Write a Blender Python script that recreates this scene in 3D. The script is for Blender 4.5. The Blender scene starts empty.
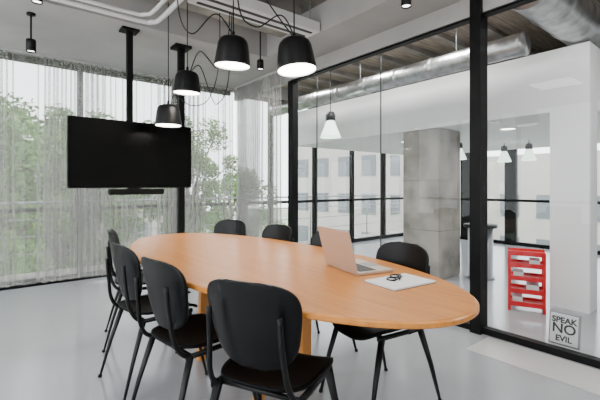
import bpy, bmesh, math, random
from mathutils import Vector, Matrix
random.seed(7)
C = bpy.context.scene.collection
pi = math.pi

# ------------------------------------------------------------------ materials
def pmat(name, col, rough=0.5, metal=0.0, var=0.0, scale=5.0, bump=0.0, stretch=(1,1,1), col2=None, spec=0.5, coat=0.0, detail=6, lo=0.3, hi=0.7):
    m = bpy.data.materials.new(name); m.use_nodes = True
    nt = m.node_tree; b = nt.nodes['Principled BSDF']
    b.inputs['Roughness'].default_value = rough
    b.inputs['Metallic'].default_value = metal
    b.inputs['Specular IOR Level'].default_value = spec
    b.inputs['Coat Weight'].default_value = coat
    b.inputs['Base Color'].default_value = (*col, 1)
    tc = nt.nodes.new('ShaderNodeTexCoord'); mp = nt.nodes.new('ShaderNodeMapping')
    mp.inputs['Scale'].default_value = stretch
    nz = nt.nodes.new('ShaderNodeTexNoise'); nz.inputs['Scale'].default_value = scale; nz.inputs['Detail'].default_value = detail
    nt.links.new(tc.outputs['Object'], mp.inputs[0]); nt.links.new(mp.outputs[0], nz.inputs['Vector'])
    c2 = col2 if col2 else tuple(c*(1-var) for c in col)
    rp = nt.nodes.new('ShaderNodeValToRGB')
    rp.color_ramp.elements[0].position = lo; rp.color_ramp.elements[1].position = hi
    rp.color_ramp.elements[0].color = (*c2, 1); rp.color_ramp.elements[1].color = (*col, 1)
    nt.links.new(nz.outputs[0], rp.inputs[0]); nt.links.new(rp.outputs[0], b.inputs['Base Color'])
    if bump:
        bp = nt.nodes.new('ShaderNodeBump'); bp.inputs['Strength'].default_value = bump; bp.inputs['Distance'].default_value = 0.01
        nt.links.new(nz.outputs[0], bp.inputs['Height']); nt.links.new(bp.outputs[0], b.inputs['Normal'])
    return m

def emat(name, col, s):
    m = bpy.data.materials.new(name); m.use_nodes = True
    b = m.node_tree.nodes['Principled BSDF']
    b.inputs['Base Color'].default_value = (*col, 1)
    b.inputs['Emission Color'].default_value = (*col, 1); b.inputs['Emission Strength'].default_value = s
    return m

def glassmat(name, refl=0.06, tint=(0.96, 0.98, 0.97)):
    m = bpy.data.materials.new(name); m.use_nodes = True
    nt = m.node_tree; nt.nodes.clear()
    o = nt.nodes.new('ShaderNodeOutputMaterial'); mx = nt.nodes.new('ShaderNodeMixShader')
    t = nt.nodes.new('ShaderNodeBsdfTransparent'); t.inputs[0].default_value = (*tint, 1)
    g = nt.nodes.new('ShaderNodeBsdfGlossy'); g.inputs['Roughness'].default_value = 0.01
    mx.inputs[0].default_value = refl
    nt.links.new(t.outputs[0], mx.inputs[1]); nt.links.new(g.outputs[0], mx.inputs[2]); nt.links.new(mx.outputs[0], o.inputs[0])
    return m

def curtainmat():
    m = bpy.data.materials.new('sheer_curtain_fabric'); m.use_nodes = True
    nt = m.node_tree; nt.nodes.clear()
    o = nt.nodes.new('ShaderNodeOutputMaterial')
    t = nt.nodes.new('ShaderNodeBsdfTransparent')
    d = nt.nodes.new('ShaderNodeBsdfDiffuse'); d.inputs[0].default_value = (0.52, 0.51, 0.49, 1)
    l = nt.nodes.new('ShaderNodeBsdfTranslucent'); l.inputs[0].default_value = (0.52, 0.51, 0.49, 1)
    m1 = nt.nodes.new('ShaderNodeMixShader'); m1.inputs[0].default_value = 0.38
    m2 = nt.nodes.new('ShaderNodeMixShader'); m2.inputs[0].default_value = 0.35
    nt.links.new(d.outputs[0], m1.inputs[1]); nt.links.new(l.outputs[0], m1.inputs[2])
    nt.links.new(t.outputs[0], m2.inputs[1]); nt.links.new(m1.outputs[0], m2.inputs[2]); nt.links.new(m2.outputs[0], o.inputs[0])
    return m

M_black = pmat('black_lacquered_plywood', (0.002, 0.002, 0.0024), 0.34, var=0.2, spec=0.22)
M_seat = pmat('black_satin_plywood', (0.0015, 0.0015, 0.002), 0.5, var=0.2, spec=0.09)
M_steel = pmat('black_powdercoat_steel', (0.003, 0.003, 0.0035), 0.42, var=0.2, spec=0.25)
M_frame = pmat('black_frame_paint', (0.003, 0.003, 0.003), 0.55, var=0.1, spec=0.2)
M_white = pmat('white_plaster', (0.80, 0.80, 0.80), 0.8, var=0.03, scale=2)
M_soffit = pmat('grey_concrete_plaster', (0.43, 0.42, 0.405), 0.85, scale=1.6, col2=(0.34, 0.33, 0.315), detail=10, bump=0.15)
M_floor = pmat('grey_resin_floor', (0.345, 0.355, 0.375), 0.16, var=0.06, scale=1.2, spec=0.5)
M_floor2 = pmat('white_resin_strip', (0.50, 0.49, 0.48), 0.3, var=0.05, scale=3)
M_conc = pmat('raw_concrete', (0.36, 0.335, 0.30), 0.85, scale=2.6, col2=(0.17, 0.16, 0.14), bump=0.5, detail=12, lo=0.35, hi=0.62)
M_concc = pmat('raw_concrete_ceiling', (0.27, 0.245, 0.22), 0.9, scale=2.2, col2=(0.10, 0.09, 0.08), bump=0.5, detail=10)
M_rib = pmat('board_marked_concrete', (0.40, 0.33, 0.26), 0.9, scale=3, col2=(0.17, 0.145, 0.12), bump=0.4, stretch=(1, 14, 1))
M_wood = pmat('orange_oak_veneer', (0.60, 0.235, 0.045), 0.30, scale=3.0, col2=(0.48, 0.165, 0.026), stretch=(14, 0.9, 10), spec=0.3)
M_woodleg = pmat('oak_leg', (0.66, 0.28, 0.06), 0.45, scale=3.0, col2=(0.55, 0.21, 0.04), stretch=(14, 14, 1))
M_alu = pmat('galvanised_duct', (0.62, 0.62, 0.63), 0.33, metal=1.0, var=0.5, scale=9, bump=0.9)
M_pipe = pmat('white_conduit', (0.72, 0.72, 0.72), 0.4, var=0.05)
M_lapt = pmat('laptop_aluminium', (0.62, 0.50, 0.42), 0.35, metal=0.55, var=0.03)
M_key = pmat('laptop_keys', (0.05, 0.05, 0.05), 0.5, var=0.1)
M_screen = pmat('tv_screen', (0.0015, 0.0015, 0.0015), 0.25, spec=0.12)
M_paper = pmat('paper', (0.72, 0.72, 0.72), 0.8, var=0.03)
M_red = pmat('red_paint', (0.60, 0.004, 0.012), 0.45, var=0.1, spec=0.3)
M_glass = glassmat('partition_glass', 0.022, (0.97, 0.985, 0.98))
M_wglass = glassmat('window_glass', 0.02, (0.97, 0.98, 0.98))
M_curt = curtainmat()
M_lampin = emat('lamp_diffuser', (1.0, 0.94, 0.85), 16.0)
M_bell = emat('bell_lamp_glass', (0.80, 0.95, 0.86), 2.0)
M_spot = emat('spot_lens', (1, 0.95, 0.88), 8)
M_leaf = pmat('leaves', (0.15, 0.29, 0.06), 0.7, scale=2.5, col2=(0.06, 0.13, 0.03))
M_bark = pmat('bark', (0.13, 0.10, 0.07), 0.9, scale=12, var=0.4, bump=0.5)
M_ground = pmat('street_ground', (0.40, 0.41, 0.37), 0.9, scale=0.3, col2=(0.20, 0.28, 0.13))
M_bldg = pmat('facade_render', (0.45, 0.42, 0.39), 0.9, var=0.1, scale=0.5)
M_bwin = pmat('facade_windows', (0.16, 0.17, 0.19), 0.3, var=0.2, scale=0.5)
M_dark = pmat('dark_grey_plastic', (0.03, 0.03, 0.033), 0.5, var=0.2)
M_grey = pmat('mid_grey_metal', (0.3, 0.31, 0.33), 0.4, metal=0.4, var=0.1)
M_led = emat('led_disc', (1, 0.97, 0.92), 8)

# ------------------------------------------------------------------ helpers
def empty(name, loc=(0,0,0), rz=0):
    e = bpy.data.objects.new(name, None); C.objects.link(e); e.location = loc; e.rotation_euler = (0, 0, rz)
    e.empty_display_size = 0.1
    return e

def obj(name, me, mat=None, parent=None, smooth=False):
    if mat and not me.materials: me.materials.append(mat)
    if smooth:
        for p in me.polygons: p.use_smooth = True
    o = bpy.data.objects.new(name, me); C.objects.link(o)
    if parent: o.parent = parent
    return o

def mesh(name, v, f):
    me = bpy.data.meshes.new(name); me.from_pydata([tuple(x) for x in v], [], f); me.update()
    bm = bmesh.new(); bm.from_mesh(me); bmesh.ops.remove_doubles(bm, verts=bm.verts, dist=1e-6)
    bmesh.ops.recalc_face_normals(bm, faces=bm.faces); bm.to_mesh(me); bm.free()
    return me

def boxme(name, lo, hi, bevel=0.0):
    bm = bmesh.new(); bmesh.ops.create_cube(bm, size=1)
    for v in bm.verts:
        for i in range(3): v.co[i] = lo[i] + (v.co[i]+0.5)*(hi[i]-lo[i])
    if bevel: bmesh.ops.bevel(bm, geom=bm.edges[:], offset=bevel, segments=2, affect='EDGES')
    me = bpy.data.meshes.new(name); bm.to_mesh(me); bm.free(); return me

def box(name, lo, hi, mat, parent=None, bevel=0.0):
    return obj(name, boxme(name, lo, hi, bevel), mat, parent)

def boxes(name, lst, mat, parent=None):
    V, F = [], []
    for lo, hi in lst:
        n = len(V)
        for z in (lo[2], hi[2]):
            V += [(lo[0], lo[1], z), (hi[0], lo[1], z), (hi[0], hi[1], z), (lo[0], hi[1], z)]
        F += [(n,n+3,n+2,n+1),(n+4,n+5,n+6,n+7),(n,n+1,n+5,n+4),(n+1,n+2,n+6,n+5),(n+2,n+3,n+7,n+6),(n+3,n,n+4,n+7)]
    me = bpy.data.meshes.new(name); me.from_pydata(V, [], F); me.update()
    return obj(name, me, mat, parent)

def tubeVF(pts, rad, seg=10, sx=1.0, n0=None):
    pts = [Vector(p) for p in pts]; n = len(pts)
    if not hasattr(rad, '__len__'): rad = [rad]*n
    V, F = [], []
    t = (pts[1]-pts[0]).normalized()
    if n0: nrm = Vector(n0)
    else: nrm = t.cross(Vector((0,0,1)) if abs(t.z) < 0.9 else Vector((1,0,0)))
    for i in range(n):
        if i == 0: t = (pts[1]-pts[0]).normalized()
        elif i == n-1: t = (pts[-1]-pts[-2]).normalized()
        else: t = ((pts[i+1]-pts[i]).normalized() + (pts[i]-pts[i-1]).normalized()).normalized()
        nrm = (nrm - t*nrm.dot(t)).normalized(); bn = t.cross(nrm)
        for k in range(seg):
            a = 2*pi*k/seg
            V.append(pts[i] + nrm*math.cos(a)*rad[i]*sx + bn*math.sin(a)*rad[i])
    for i in range(n-1):
        for k in range(seg):
            k2 = (k+1) % seg
            F.append((i*seg+k, i*seg+k2, (i+1)*seg+k2, (i+1)*seg+k))
    F.append(tuple(reversed(range(seg)))); F.append(tuple((n-1)*seg+k for k in range(seg)))
    return V, F

def tubes(name, lst, mat, parent=None):
    V, F = [], []
    for a in lst:
        v, f = tubeVF(*a) if not isinstance(a, dict) else tubeVF(**a)
        n = len(V); V += v; F += [tuple(i+n for i in q) for q in f]
    me = bpy.data.meshes.new(name); me.from_pydata([tuple(x) for x in V], [], F); me.update()
    return obj(name, me, mat, parent, smooth=True)

def lathe(name, prof, mat, parent=None, seg=40, M=None):
    V, F = [], []
    for r, z in prof:
        for k in range(seg):
            a = 2*pi*k/seg; p = Vector((r*math.cos(a), r*math.sin(a), z))
            V.append(M @ p if M else p)
    for i in range(len(prof)-1):
        for k in range(seg):
            k2 = (k+1) % seg
            F.append((i*seg+k, i*seg+k2, (i+1)*seg+k2, (i+1)*seg+k))
    o = obj(name, mesh(name, V, F), mat, parent, smooth=True)
    return o

def smoothpath(pts, n=8):
    P = [Vector(p) for p in pts]; P = [P[0]*2-P[1]] + P + [P[-1]*2-P[-2]]; out = []
    for i in range(1, len(P)-2):
        for k in range(n):
            t = k/n; a, b, c, d = P[i-1], P[i], P[i+1], P[i+2]
            out.append(0.5*((2*b)+(c-a)*t+(2*a-5*b+4*c-d)*t*t+(3*b-a-3*c+d)*t**3))
    out.append(P[-2]); return out

# ------------------------------------------------------------------ room shell
GX = 3.14      # glass partition plane
CY = 5.50      # curtain plane
WY = 5.72      # facade plane
HX = 8.3       # far facade of hall
ZS = 2.77      # soffit
ZC = 3.06      # slab underside
X0, Y0 = -2.0, -1.7
box('floor', (X0, Y0, -0.15), (HX+0.3, WY+0.3, 0.0), M_floor)
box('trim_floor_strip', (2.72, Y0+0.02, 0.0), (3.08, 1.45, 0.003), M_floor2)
box('ceiling', (X0, Y0, ZC), (HX+0.3, WY+0.3, ZC+0.2), M_concc)
box('ceiling_soffit_window_side', (X0, 3.92, ZS), (GX-0.03, WY-0.1, ZC-0.002), M_soffit)
box('ceiling_soffit_glass_side', (2.62, Y0, ZS), (GX-0.03, 3.918, ZC-0.002), M_soffit)
box('wall_south', (X0, Y0-0.15, 0), (HX+0.3, Y0, ZC), M_white)
box('wall_glass_header', (GX-0.03, Y0, 2.60), (GX+0.05, WY-0.1, ZC), M_soffit)
def facade_y(name, y, xa, xb, step, ztop, first=None):
    e = empty(name)
    L = [((xa, y-0.04, 0), (xb, y+0.04, 0.07)), ((xa, y-0.04, ztop-0.07), (xb, y+0.04, ztop)), ((xa, y-0.025, 0.88), (xb, y+0.025, 0.93))]
    x = first if first is not None else xa
    while x < xb:
        L.append(((x-0.03, y-0.045, 0.07), (x+0.03, y+0.045, ztop-0.07))); x += step
    boxes('frame', L, M_frame, e)
    box('glass_pane', (xa, y-0.004, 0.06), (xb, y+0.004, ztop-0.06), M_wglass, e)
    return e
def facade_x(name, x, ya, yb, step, ztop, w=0.03, first=None):
    e = empty(name)
    L = [((x-0.04, ya, 0), (x+0.04, yb, 0.07)), ((x-0.04, ya, ztop-0.07), (x+0.04, yb, ztop)), ((x-0.025, ya, 0.88), (x+0.025, yb, 0.93))]
    y = first if first is not None else ya
    while y < yb:
        L.append(((x-0.045, y-w, 0.07), (x+0.045, y+w, ztop-0.07))); y += step
    boxes('frame', L, M_frame, e)
    box('glass_pane', (x-0.004, ya, 0.06), (x+0.004, yb, ztop-0.06), M_wglass, e)
    return e
facade_y('window_1', WY, X0, GX-0.05, 1.25, ZS, first=-1.6)
facade_y('window_2', WY, GX+0.1, HX, 1.05, ZS, first=3.9)
facade_x('window_3', HX, 0.0, WY, 0.95, ZS, w=0.11, first=0.6)
facade_x('window_4', X0, Y0, WY, 1.25, ZS)  # unseen west windows, added to let more daylight into the room
box('wall_facade_header_north', (X0, WY-0.05, ZS), (HX+0.05, WY+0.05, ZC), M_soffit)
box('wall_facade_header_west', (X0-0.05, Y0, ZS), (X0+0.05, WY, ZC), M_soffit)
box('wall_facade_header_east', (HX-0.05, Y0, ZS), (HX+0.05, WY, ZC), M_white)
box('wall_east_return', (HX-0.05, Y0, 0), (HX+0.05, 0.0, ZS), M_white)

# glass partition
gp = empty('glass_partition')
boxes('frame', [((GX-0.04, 4.02, 0), (GX+0.05, 4.13, 2.60)),
                ((GX-0.07, 1.51, 0), (GX+0.05, 1.60, ZS)),
                ((GX-0.03, Y0, 2.585), (GX+0.04, 4.1, 2.61)),
                ((GX-0.03, Y0, 0), (GX+0.04, 4.1, 0.05))], M_frame, gp)
boxes('glass_joints', [((GX-0.006, 2.58, 0.05), (GX+0.006, 2.588, 2.58)), ((GX-0.006, 3.58, 0.05), (GX+0.006, 3.588, 2.58))], M_dark, gp)
me = bpy.data.meshes.new('glass_pane'); me.from_pydata([(GX, Y0, 0.05), (GX, 4.05, 0.05), (GX, 4.05, 2.58), (GX, Y0, 2.58)], [], [(0,1,2,3)])
obj('glass_pane', me, M_glass, gp)

# ------------------------------------------------------------------ curtains
def curtain(name, a, b, ztop, zbot, period=0.13, amp=0.045):
    a = Vector(a); b = Vector(b); L = (b-a).length; d = (b-a).normalized(); n = Vector((-d.y, d.x, 0))
    N = int(L/period*16); V, F = [], []
    rows = 7
    ph = 0; phs = []
    for i in range(N+1):
        s = L*i/N
        phs.append((s, ph)); ph += (2*pi/ (N*period/L))*(1+0.45*math.sin(s*5.1)+0.3*math.sin(s*13.7))*1.0
    for r in range(rows+1):
        t = r/rows; z = ztop+(zbot-ztop)*t
        am = amp*(0.75+0.35*t)
        for s, p in phs:
            off = am*math.sin(p)*(1+0.3*math.sin(s*9)) + 0.012*math.sin(s*3+t*2)
            sl = s + 0.030*math.sin(2*p+0.4)*(0.8+0.4*t) + 0.01*t*math.sin(s*7)
            q = a + d*sl + n*off
            V.append((q.x, q.y, z))
    W = N+1
    for r in range(rows):
        for i in range(N): F.append((r*W+i, r*W+i+1, (r+1)*W+i+1, (r+1)*W+i))
    me = bpy.data.meshes.new(name); me.from_pydata(V, [], F); me.update()
    e = empty(name)
    obj('sheer_fabric', me, M_curt, e, smooth=True)
    return e, d, n
e, d, n = curtain('sheer_curtain', (X0+0.15, CY, 0), (3.06, CY, 0), 2.74, 0.05, period=0.10, amp=0.04)
box('track', (X0+0.1, CY-0.02, 2.74), (3.05, CY+0.02, ZS), M_soffit, e)
e, d, n = curtain('sheer_curtain', (3.04, CY-0.1, 0), (3.04, 4.18, 0), 2.74, 0.05, period=0.075, amp=0.035)
box('track', (3.02, 4.15, 2.74), (3.06, CY-0.05, ZS), M_soffit, e)
box('baseboard_window', (X0, CY+0.09, 0), (3.08, CY+0.15, 0.045), M_frame)

# ------------------------------------------------------------------ table
tb = empty('oval_conference_table', (1.30, 2.145, 0))
A, B = 0.605, 1.465
prof = [(0.0, 0.75), (0.990, 0.75), (0.996, 0.748), (1.0, 0.744), (1.0, 0.730), (0.996, 0.725), (0.955, 0.713), (0.90, 0.710), (0.0, 0.710)]
V, F = [], []; seg = 128
for r, z in prof:
    for k in range(seg):
        a = 2*pi*k/seg; c, s = math.cos(a), math.sin(a); ex = 2/2.12
        V.append((A*r*math.copysign(abs(c)**ex, c), B*r*math.copysign(abs(s)**ex, s), z))
for i in range(len(prof)-1):
    for k in range(seg):
        k2 = (k+1) % seg; F.append((i*seg+k, i*seg+k2, (i+1)*seg+k2, (i+1)*seg+k))
o = obj('oval_top', mesh('oval_top', V, F), M_wood, tb)
def slab_leg(x0, y0, x1, y1, w0, w1, th):
    V = []
    for (x, y, z, w) in ((x0, y0, 0, w0), (x1, y1, 0.713, w1)):
        V += [(x-w, y-th, z), (x+w, y-th, z), (x+w, y+th, z), (x-w, y+th, z)]
    return V, [(0,3,2,1),(4,5,6,7),(0,1,5,4),(1,2,6,5),(2,3,7,6),(3,0,4,7)]
for i, (sx, sy) in enumerate(((-1,-1),(1,-1),(1,1),(-1,1))):
    v, f = slab_leg(sx*0.17, sy*0.36, sx*0.08, sy*0.46, 0.028, 0.045, 0.022)
    l = obj('wooden_leg_%d' % (i+1), mesh('wooden_leg', v, f), M_woodleg, tb)
    bv = l.modifiers.new('b', 'BEVEL'); bv.width = 0.006; bv.segments = 2
boxes('under_frame', [((-0.2, -0.52, 0.68), (0.2, -0.40, 0.711)), ((-0.2, 0.40, 0.68), (0.2, 0.52, 0.711)), ((-0.04, -0.46, 0.685), (0.04, 0.46, 0.7105))], M_woodleg, tb)

# ------------------------------------------------------------------ chairs
def shell(name, fn, nu=24, nv=24, p=3.4):
    V, F = [], []
    for j in range(nv+1):
        v = -math.cos(pi*j/nv)
        w = max(0.0, 1-abs(v)**p)**(1/p)
        for i in range(nu+1):
            u = -1+2*i/nu
            V.append(fn(u*w, v))
    for j in range(nv):
        for i in range(nu):
            a = j*(nu+1)+i; F.append((a, a+1, a+nu+2, a+nu+1))
    return mesh(name, V, F)
def backfn(u, v):
    half = 0.222*(0.88+0.12*v)
    z = 0.692 + v*0.166
    y = -0.205 - 0.045*(v+1)*0.5 + 0.018*max(0,-v)**2 + 0.055*u*u
    return (u*half, y, z)
def seatfn(u, v):
    half = 0.210*(0.97+0.05*v)
    y = 0.01 + v*0.215
    z = 0.448 - 0.045*max(0, v-0.55)**2/0.2*1.0 + 0.014*u*u - 0.010*(1-u*u)*(1-v*v) + 0.02*max(0,-v-0.5)**2/0.25
    return (u*half, y, z)
me_back = shell('chair_back', backfn); me_seat = shell('chair_seat', seatfn)
for m, mt in ((me_back, M_black), (me_seat, M_seat)):
    m.materials.append(mt)
    for p in m.polygons: p.use_smooth = True
V, F = [], []
def add(v, f):
    n = len(V); V.extend(v); F.extend([tuple(i+n for i in q) for q in f])
for s in (-1, 1):
    add(*tubeVF([(s*0.215, -0.275, 0.0), (s*0.20, -0.215, 0.22), (s*0.18, -0.15, 0.425)], [0.010, 0.016, 0.022], 8, 0.65))
    add(*tubeVF([(s*0.215, 0.235, 0.0), (s*0.20, 0.185, 0.22), (s*0.18, 0.125, 0.425)], [0.010, 0.016, 0.022], 8, 0.65))
    add(*tubeVF([(s*0.18, -0.17, 0.422), (s*0.18, 0.15, 0.422)], 0.013, 8))
    add(*tubeVF(smoothpath([(s*0.182, -0.06, 0.418), (s*0.180, -0.17, 0.43), (s*0.168, -0.222, 0.50), (s*0.155, -0.240, 0.62), (s*0.15, -0.252, 0.75)], 5), 0.011, 8))
    add(*tubeVF([(s*0.215, -0.276, 0.0), (s*0.214, -0.272, 0.015)], 0.012, 8))
    add(*tubeVF([(s*0.215, 0.236, 0.0), (s*0.214, 0.232, 0.015)], 0.012, 8))
add(*tubeVF([(-0.18, 0.11, 0.418), (0.18, 0.11, 0.418)], 0.011, 8))
add(*tubeVF([(-0.18, -0.14, 0.418), (0.18, -0.14, 0.418)], 0.011, 8))
me_fr = bpy.data.meshes.new('chair_frame'); me_fr.from_pydata([tuple(v) for v in V], [], F); me_fr.update()
me_fr.materials.append(M_steel)
for p in me_fr.polygons: p.use_smooth = True
def chair(x, y, ang):   # ang = facing direction (deg from +X)
    e = empty('dining_chair', (x, y, 0), math.radians(ang-90))
    o = obj('seat', me_seat, None, e); s = o.modifiers.new('s', 'SOLIDIFY'); s.thickness = 0.013; s.offset = 0
    o = obj('backrest', me_back, None, e); s = o.modifiers.new('s', 'SOLIDIFY'); s.thickness = 0.012; s.offset = 0
    obj('steel_frame', me_fr, None, e)
chair(0.925, 1.31, 26)
chair(0.83, 1.88, 8)
chair(0.82, 2.48, 4)
chair(0.95, 3.20, -14)
chair(1.68, 3.38, 200)
chair(1.76, 2.76, 182)
chair(1.80, 2.15, 178)
chair(1.70, 1.43, 172)

# ------------------------------------------------------------------ laptop
lp = empty('open_laptop', (1.46, 1.47, 0.751), math.radians(-13))   # local +X = towards user, hinge along Y
box('base', (0.0, -0.16, 0.0), (0.225, 0.16, 0.014), M_lapt, lp, 0.004)
boxes('keyboard', [((0.03+0.021*r, -0.135+0.0193*c, 0.0142), (0.03+0.021*r+0.017, -0.135+0.0193*c+0.016, 0.0155)) for r in range(5) for c in range(14)], M_key, lp)
box('trackpad', (0.145, -0.05, 0.0142), (0.215, 0.05, 0.0147), M_grey, lp)
ld = obj('lid', boxme('lid', (-0.007, -0.16, 0.0), (0.0, 0.16, 0.222), 0.003), M_lapt, lp); ld.location = (0.002, 0, 0.010); ld.rotation_euler = (0, math.radians(-14), 0)
sc = obj('display', boxme('display', (0.0002, -0.15, 0.01), (0.001, 0.15, 0.212)), M_screen, lp); sc.location = (0.002, 0, 0.010); sc.rotation_euler = (0, math.radians(-14), 0)

nb = empty('notepad', (1.49, 1.11, 0.751), math.radians(-6))
box('pages', (-0.135, -0.095, 0.0), (0.135, 0.095, 0.008), M_paper, nb, 0.001)
box('cover', (-0.137, -0.097, -0.001), (0.137, 0.097, 0.0005), M_dark, nb)
ey = empty('eyeglasses', (1.50, 1.16, 0.760), math.radians(25))
def ring(cx, cy, rx, ry, r=0.003, n=20):
    return ([(cx+rx*math.cos(2*pi*k/n), cy+ry*math.sin(2*pi*k/n), r) for k in range(n+1)], r, 6)
tubes('rims', [ring(-0.033, 0, 0.027, 0.021), ring(0.033, 0, 0.027, 0.021), ([(-0.007,0.003,0.003),(0.007,0.003,0.003)], 0.003, 6),
               ([(-0.06,0.006,0.003),(-0.064,-0.02,0.003),(0.04,-0.034,0.003)], 0.003, 6), ([(0.06,0.006,0.003),(0.064,-0.024,0.004),(-0.04,-0.040,0.004)], 0.003, 6)], M_black, ey)

# ------------------------------------------------------------------ TV
tv = empty('television', (1.11, 4.0, 0))
box('body', (-0.58, -0.015, 1.18), (0.58, 0.035, 1.835), M_frame, tv, 0.006)
box('screen', (-0.57, -0.0165, 1.19), (0.57, -0.0145, 1.825), M_screen, tv)
box('mount_plate', (-0.2, 0.035, 1.35), (0.2, 0.07, 1.7), M_steel, tv, 0.004)
box('ceiling_pole', (-0.055, 0.065, 1.3), (0.0, 0.12, ZS), M_frame, tv, 0.004)
box('ceiling_plate', (-0.11, 0.02, ZS-0.02), (0.05, 0.17, ZS), M_frame, tv)
box('soundbar', (-0.24, -0.03, 1.115), (0.28, 0.04, 1.172), M_frame, tv, 0.008)
box('soundbar_bracket', (-0.06, 0.03, 1.13), (0.06, 0.07, 1.4), M_steel, tv)
cp = empty('steel_post', (1.665, 4.22, 0))
box('shaft', (-0.033, -0.033, 0), (0.033, 0.033, ZS), M_frame, cp, 0.004)
box('head_plate', (-0.09, -0.09, ZS-0.03), (0.09, 0.09, ZS), M_frame, cp)
box('base_plate', (-0.08, -0.08, 0), (0.08, 0.08, 0.012), M_frame, cp)

# ------------------------------------------------------------------ pendants over table
def pendant(x, y, z, tilt, taz, loops):
    e = empty('pendant_lamp', (x, y, 0))
    M = Matrix.Translation((0, 0, z)) @ Matrix.Rotation(math.radians(taz), 4, 'Z') @ Matrix.Rotation(math.radians(tilt), 4, 'X')
    prof = [(0.0, 0.105), (0.03, 0.105), (0.055, 0.102), (0.078, 0.093), (0.093, 0.078), (0.102, 0.055), (0.110, 0.0), (0.118, -0.06), (0.121, -0.085), (0.121, -0.09),
            (0.117, -0.09), (0.112, -0.06)]
    lathe('shade', prof, M_steel, e, 48, M)
    lathe('diffuser', [(0.0, -0.062), (0.06, -0.066), (0.113, -0.078), (0.115, -0.082)], M_lampin, e, 40, M)
    lathe('rim', [(0.1135, -0.07), (0.1165, -0.0905)], M_pipe, e, 40, M)
    top = M @ Vector((0, 0, 0.105))
    lst = [([top, top+Vector((0, 0, 0.03)), top+Vector((0,0,0.04))], [0.012, 0.012, 0.006], 10)]
    lst.append(([top+Vector((0,0,0.03)), (top.x, top.y, ZC)], 0.0045, 8))
    for lp_ in loops:
        lst.append((smoothpath([top+Vector((0.02,0,-0.01))]+[Vector(q) for q in lp_], 8), 0.0045, 8))
    tubes('cable', lst, M_black, e)
    li = bpy.data.lights.new('bulb', 'SPOT'); li.energy = 14; li.color = (1, 0.92, 0.82); li.shadow_soft_size = 0.08; li.spot_size = 2.3; li.spot_blend = 0.6
    lo = bpy.data.objects.new('bulb', li); C.objects.link(lo); lo.parent = e; lo.location = M @ Vector((0, 0, -0.1))
    tubes('ceiling_hook', [([(top.x, top.y, ZC-0.02), (top.x, top.y, ZC)], 0.03, 16)], M_steel, e)
pendant(1.27, 2.31, 2.10, 4, 0, [[(-0.10, 0.05, 2.35), (-0.16, 0.30, 2.28), (-0.14, 0.6, 2.55), (-0.12, 0.7, ZC)]])
pendant(1.44, 1.84, 1.99, -6, 20, [[(-0.05, 0.08, 2.25), (-0.17, 0.18, 2.18), (-0.25, 0.26, 2.35), (-0.2, 0.3, ZC)], [(-0.12,0.1,2.3),(-0.22,0.25,2.6),(-0.17,0.3,ZC)]])
pendant(1.37, 3.33, 2.125, 3, 0, [[(0.10, -0.05, 2.28), (0.24, 0.02, 2.05), (0.30, 0.0, 1.98), (0.36, -0.10, 2.2), (0.3, -0.3, ZC)], [(0.08,-0.1,2.4),(0.20,-0.2,2.25),(0.3,-0.2,2.5),(0.28,-0.3,ZC)]])
pendant(1.29, 3.58, 1.855, 0, 0, [[(0.05, -0.03, 2.05), (0.2, -0.06, 1.97), (0.36, -0.1, 2.05), (0.42, -0.2, 2.4), (0.32, -0.4, ZC)]])

# ------------------------------------------------------------------ ceiling things
def spot(x, y, zt, zb):
    e = empty('ceiling_spotlight', (x, y, 0))
    tubes('stem', [([(0,0,zb+0.10),(0,0,zt)], 0.008, 8), ([(0,0,zt-0.02),(0,0,zt)], 0.035, 16)], M_steel, e)
    lathe('can', [(0.0, zb+0.11), (0.037, zb+0.11), (0.040, zb+0.10), (0.040, zb), (0.036, zb), (0.034, zb+0.015)], M_steel, e, 24)
    lathe('lens', [(0.0, zb+0.012), (0.035, zb+0.012)], M_spot, e, 24)
    li = bpy.data.lights.new('bulb', 'SPOT'); li.energy = 22; li.color = (1, 0.93, 0.85); li.spot_size = 1.9; li.spot_blend = 0.7; li.shadow_soft_size = 0.05
    lo = bpy.data.objects.new('bulb', li); C.objects.link(lo); lo.parent = e; lo.location = (0, 0, zb-0.01)
spot(0.28, 4.26, ZS, 2.42)
spot(0.29, 3.80, ZC, 2.70)
spot(2.45, 3.80, ZC, 2.56)
spot(2.60, 1.88, ZC, 2.64)

tubes('ceiling_conduit', [
    (smoothpath([(-1.8, 3.68, 2.72), (0.4, 3.68, 2.72), (1.05, 3.68, 2.72), (1.16, 3.64, 2.72), (1.2, 3.52, 2.72), (1.2, 2.85, 2.72), (1.2, 1.0, 2.72)], 6), 0.022, 12),
    (smoothpath([(-1.8, 3.56, 2.72), (0.4, 3.56, 2.72), (0.95, 3.56, 2.72), (1.06, 3.52, 2.72), (1.1, 3.40, 2.72), (1.1, 2.8, 2.72), (1.1, 1.0, 2.72)], 6), 0.016, 12),
    ([(0.4, 3.68, 2.72), (0.4, 3.68, ZC)], 0.008, 8), ([(1.2, 3.1, 2.72), (1.2, 3.1, ZC)], 0.008, 8), ([(1.1, 2.3, 2.72), (1.1, 2.3, ZC)], 0.008, 8),
    ([(-0.9, 3.56, 2.72), (-0.9, 3.56, ZC)], 0.008, 8)], M_pipe)
ac = empty('linear_air_diffuser', (0, 0, 0))
box('housing', (1.30, 2.92, 2.76), (2.60, 3.16, 2.86), M_pipe, ac, 0.004)
boxes('slots', [((1.36, 2.97, 2.752), (2.54, 3.0, 2.761)), ((1.36, 3.08, 2.752), (2.54, 3.11, 2.761))], M_dark, ac)
tubes('hangers', [([(x, y, 2.85), (x, y, ZC)], 0.006, 6) for x in (1.5, 2.5) for y in (2.96, 3.12)], M_grey, ac)
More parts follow.
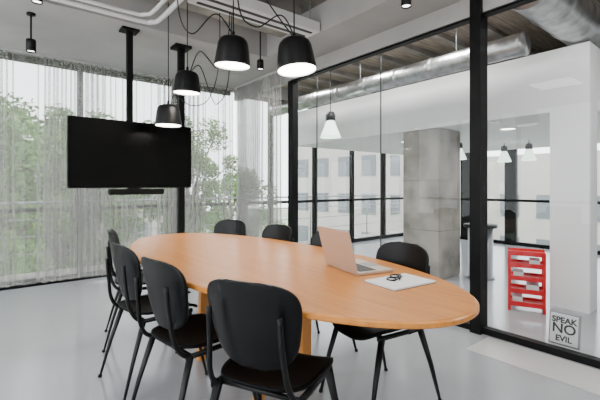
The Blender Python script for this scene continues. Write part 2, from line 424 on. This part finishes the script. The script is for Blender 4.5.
for i, y in enumerate((0.4, 1.3, 2.2, 3.4)):
    box('ceiling_beam', (X0, y, 2.92), (2.62, y+0.22, ZC), M_conc)

# fill panels with area lights, added to brighten the room and the hall
def panel(x, y, z, s, e_):
    p = empty('ceiling_led_panel', (x, y, z))
    box('housing', (-s/2, -s/2, 0.0), (s/2, s/2, 0.04), M_pipe, p)
    li = bpy.data.lights.new('led', 'AREA'); li.energy = e_; li.size = s*0.95; li.color = (1, 0.98, 0.96)
    lo = bpy.data.objects.new('led', li); C.objects.link(lo); lo.parent = p; lo.location = (0, 0, -0.005)
panel(0.2, 0.3, 2.8, 0.6, 20)
panel(1.6, -0.2, 2.8, 0.6, 20)
panel(-0.6, 2.2, 2.8, 0.6, 16)
panel(3.62, 0.2, 2.86, 0.4, 34)
panel(3.55, 2.3, 2.87, 0.3, 26)
panel(3.55, 3.3, 2.87, 0.3, 26)
panel(3.55, 4.6, 2.87, 0.3, 26)

# ------------------------------------------------------------------ hall beyond the glass
box('ceiling_hall_bulkhead', (4.38, 1.12, 1.94), (HX-0.05, WY-0.1, 2.56), M_white)
box('ceiling_hall_bulkhead_south', (5.2, Y0, 1.94), (HX-0.05, 1.119, 2.3), M_white)
box('ceiling_hall_ribbed', (GX+0.06, Y0, 2.98), (HX-0.05, WY-0.1, ZC-0.001), M_rib)
for i in range(12):
    box('ceiling_hall_rib', (GX+0.06, 0.2+i*0.45, 2.92), (HX-0.06, 0.28+i*0.45, 2.98), M_conc)
cc = empty('concrete_column')
box('shaft', (4.43, 2.70, 0), (4.94, 3.26, 1.94), M_conc, cc, 0.012)
boxes('formwork_joints', [((4.427, 2.697, z), (4.943, 3.263, z+0.008)) for z in (0.62, 1.27)], M_concc, cc)
box('wall_hall_pillar', (4.38, 1.12, 0), (4.62, 1.45, 1.94), M_white)
for (x, y) in ((5.2, 2.2), (5.4, 3.9), (6.6, 4.3), (7.2, 2.0), (5.6, 1.7)):
    e = empty('recessed_downlight', (x, y, 1.94))
    lathe('lens', [(0.0, -0.004), (0.09, -0.004)], M_led, e, 24)
    lathe('trim_ring', [(0.09, 0.0), (0.09, -0.008), (0.105, -0.006), (0.107, 0.0)], M_white, e, 24)
    li = bpy.data.lights.new('led', 'SPOT'); li.energy = 34; li.spot_size = 2.6; li.spot_blend = 0.6; li.shadow_soft_size = 0.09
    lo = bpy.data.objects.new('led', li); C.objects.link(lo); lo.parent = e; lo.location = (0, 0, -0.02)
# ducts
def duct(name, pts, r, axis):
    P = []; R = []
    a, b = Vector(pts[0]), Vector(pts[1]); L = (b-a).length; n = int(L/0.02)
    for i in range(n+1):
        P.append(a+(b-a)*i/n); R.append(r + (0.007 if (i % 24) in (0, 1) else 0.0) + 0.002*(i % 2))
    e = empty(name)
    tubes('spiral_pipe', [(P, R, 32)], M_alu, e)
    k = int(L/1.2)
    tubes('hanger_straps', [([a+(b-a)*(i+0.5)/max(1,k)+Vector((0,0,r)), Vector(((a+(b-a)*(i+0.5)/max(1,k)).x, (a+(b-a)*(i+0.5)/max(1,k)).y, 2.98))], 0.006, 6) for i in range(k)], M_grey, e)
duct('ventilation_duct', [(3.88, 1.48, 2.53), (3.88, WY-0.12, 2.53)], 0.105, 'y')
duct('ventilation_duct', [(3.22, 1.22, 2.765), (HX-0.3, 1.22, 2.765)], 0.19, 'x')

def bell(x, y, z, zt, s):
    e = empty('industrial_pendant_lamp', (x, y, 0))
    lathe('bell_shade', [(0.05*s, z+0.13*s), (0.07*s, z+0.10*s), (0.085*s, z+0.05*s), (0.115*s, z-0.02*s), (0.14*s, z-0.09*s), (0.15*s, z-0.11*s), (0.145*s, z-0.11*s)], M_bell, e, 32)
    lathe('gear_housing', [(0.0, z+0.26*s), (0.05*s, z+0.25*s), (0.07*s, z+0.21*s), (0.07*s, z+0.13*s), (0.0, z+0.125*s)], M_dark, e, 24)
    tubes('cord', [([(0,0,z+0.23*s),(0,0,zt)], 0.006, 8)], M_dark, e)
bell(3.76, 4.00, 2.00, 2.98, 1.0)
bell(6.0, 3.3, 1.72, 1.94, 0.75)
bell(6.9, 2.98, 1.70, 1.94, 0.75)
bell(6.8, 2.55, 1.70, 1.94, 0.75)

# small round standing counter in hall
rc = empty('round_pedestal_counter', (5.0, 2.46, 0))
lathe('drum_base', [(0.0, 0.0), (0.17, 0.0), (0.17, 0.02), (0.15, 0.03), (0.15, 0.66), (0.0, 0.66)], M_grey, rc, 40)
lathe('counter_top', [(0.0, 0.66), (0.2, 0.66), (0.205, 0.67), (0.205, 0.69), (0.2, 0.70), (0.0, 0.70)], M_dark, rc, 40)

# red shelf rack
rs = empty('red_metal_shelf', (4.07, 1.55, 0))
L = []
for sx in (-0.17, 0.17):
    for sy in (-0.12, 0.12):
        L.append(((sx-0.014, sy-0.014, 0), (sx+0.014, sy+0.014, 0.60)))
for z in (0.05, 0.18, 0.31, 0.44, 0.56):
    L.append(((-0.18, -0.13, z), (0.18, 0.13, z+0.022)))
    for sy in (-0.13, 0.115): L.append(((-0.18, sy, z+0.022), (0.18, sy+0.015, z+0.045)))
boxes('rack', L, M_red, rs)
boxes('stored_boxes', [((-0.14, -0.1, 0.072), (-0.04, 0.1, 0.14)), ((0.0, -0.1, 0.202), (0.12, 0.08, 0.27)), ((-0.13, -0.1, 0.332), (-0.03, 0.1, 0.39)), ((0.03, -0.1, 0.462), (0.13, 0.1, 0.52))], M_paper, rs)
rs.rotation_euler = (0, 0, math.radians(-68)); rs.scale = (0.85, 0.85, 0.95)

# framed sign leaning behind glass
sg = empty('framed_text_sign', (3.36, 1.02, 0))
sg.rotation_euler = (0, math.radians(8), 0)
box('frame', (-0.012, -0.10, 0.0), (0.012, 0.10, 0.24), M_grey, sg)
box('card', (-0.014, -0.09, 0.01), (-0.0125, 0.09, 0.23), M_paper, sg)
for i, t in enumerate(('SPEAK', 'NO', 'EVIL')):
    cu = bpy.data.curves.new('text', 'FONT'); cu.body = t; cu.size = 0.058 if t != 'NO' else 0.098; cu.align_x = 'CENTER'; cu.extrude = 0.0005; cu.offset = 0.002
    cu.materials.append(M_dark)
    o = bpy.data.objects.new('lettering_%d' % (i+1), cu); C.objects.link(o); o.parent = sg
    o.location = (-0.0155, 0, (0.165, 0.09, 0.03)[i]); o.rotation_euler = (pi/2, 0, -pi/2)

# balustrade outside
def rail(name, a, b):
    a = Vector(a); b = Vector(b); L = []
    for z in (0.95, 0.7, 0.45, 0.2): L.append(([a+Vector((0,0,z)), b+Vector((0,0,z))], 0.018 if z > 0.9 else 0.008, 8))
    k = 6
    for i in range(k+1):
        p = a+(b-a)*i/k; L.append(([p+Vector((0,0,-0.1)), p+Vector((0,0,0.95))], 0.014, 8))
    tubes(name, L, M_grey)
box('balcony_slab', (X0, WY+0.32, -0.25), (HX+1.6, WY+1.3, -0.1), M_conc)
rail('balcony_railing', (X0, WY+1.2, 0), (HX+1.5, WY+1.2, 0))

# ------------------------------------------------------------------ outside
box('street_ground', (-60, WY+1.5, -5.2), (90, 90, -5.0), M_ground)
box('street_ground_east', (HX+2, -60, -5.2), (90, WY+1.4, -5.0), M_ground)
def treemesh(seed, R):
    rnd = random.Random(seed); V, F = [], []
    cl = []
    for i in range(70):
        th = rnd.uniform(0, 2*pi); rr = R*rnd.uniform(0.1, 0.95); zz = rnd.uniform(-0.9, 1.0)*R*1.2
        cl.append((Vector((rr*math.cos(th)*math.sqrt(max(0.1,1-(zz/(R*1.35))**2)), rr*math.sin(th)*math.sqrt(max(0.1,1-(zz/(R*1.35))**2)), zz)), rnd.uniform(0.25, 0.5)*R*0.55))
    for c, r in cl:
        for k in range(140):
            d = Vector((rnd.gauss(0,1), rnd.gauss(0,1), rnd.gauss(0,1))).normalized()*r*rnd.uniform(0.4, 1.0)
            p = c+d; s = rnd.uniform(0.05, 0.11)
            a = Vector((rnd.gauss(0,1), rnd.gauss(0,1), rnd.gauss(0,0.6))).normalized(); b = a.orthogonal().normalized()
            n = len(V); V += [p-a*s, p+b*s*0.55, p+a*s, p-b*s*0.55]; F.append((n, n+1, n+2, n+3))
    me = bpy.data.meshes.new('foliage'); me.from_pydata([tuple(v) for v in V], [], F); me.materials.append(M_leaf); return me, cl
tm = [treemesh(s, 1.9) for s in (1, 2, 3)]
def tree(x, y, z, k, s=1.0):
    me, cl = tm[k]
    e = empty('broadleaf_tree', (x, y, -5.0))
    o = obj('foliage', me, None, e); o.location = (0, 0, z+5.0); o.scale = (s, s, s)
    L = [([(0,0,0),(0.05,0,(z+5)*0.5),(0,0.05,z+5+0.6*s)], [0.18*s, 0.14*s, 0.05*s], 12)]
    for c, r in cl[:16]:
        L.append(([(0,0,z+5-1.4*s), (c.x*0.5*s, c.y*0.5*s, z+5+(c.z*0.6-0.5)*s), (c.x*s, c.y*s, z+5+c.z*s)], [0.06*s, 0.035*s, 0.012*s], 7))
    tubes('trunk_and_branches', L, M_bark, e)
tree(-0.3, 11.5, 0.5, 0, 1.15)
tree(-3.2, 10.5, 0.5, 1, 1.2)
tree(5.0, 12.5, 1.1, 2, 1.0)
tree(2.9, 15.5, -1.2, 1, 1.2)
tree(1.6, 13.5, 0.6, 2, 1.2)
tree(8.2, 14.5, -0.8, 0, 1.1)
def building(x, y, w, d_, h, rz=0):
    e = empty('apartment_building', (x, y, -5.0), rz)
    box('volume', (-w/2, -d_/2, 0), (w/2, d_/2, h), M_bldg, e)
    L = []; z = 1.0
    while z < h-2:
        u = -w/2+0.8
        while u < w/2-1.5:
            L.append(((u, -d_/2-0.05, z), (u+1.3, -d_/2+0.05, z+1.6)))
            u += 2.4
        v = -d_/2+0.8
        while v < d_/2-1.5:
            L.append(((-w/2-0.05, v, z), (-w/2+0.05, v+1.3, z+1.6))); v += 2.4
        z += 3.0
    boxes('windows', L, M_bwin, e)
building(27, 24, 9, 10, 12.5, 0.1)
building(2, 46, 26, 10, 9, 0)
building(34, 10, 10, 13, 8.4, 0)

# ------------------------------------------------------------------ world + sun-less overcast sky
w = bpy.data.worlds.new('overcast_sky'); bpy.context.scene.world = w; w.use_nodes = True
bg = w.node_tree.nodes['Background']; bg.inputs[0].default_value = (0.94, 0.97, 1.0, 1); bg.inputs[1].default_value = 5.5

# ------------------------------------------------------------------ camera
cd = bpy.data.cameras.new('camera'); cam = bpy.data.objects.new('camera', cd); C.objects.link(cam)
cam.location = (0, 0, 1.2); cam.rotation_euler = (pi/2, 0, math.radians(-38.7))
cd.sensor_width = 36; cd.lens = 385/600*36; cd.shift_y = -14/600; cd.clip_start = 0.05
bpy.context.scene.camera = cam
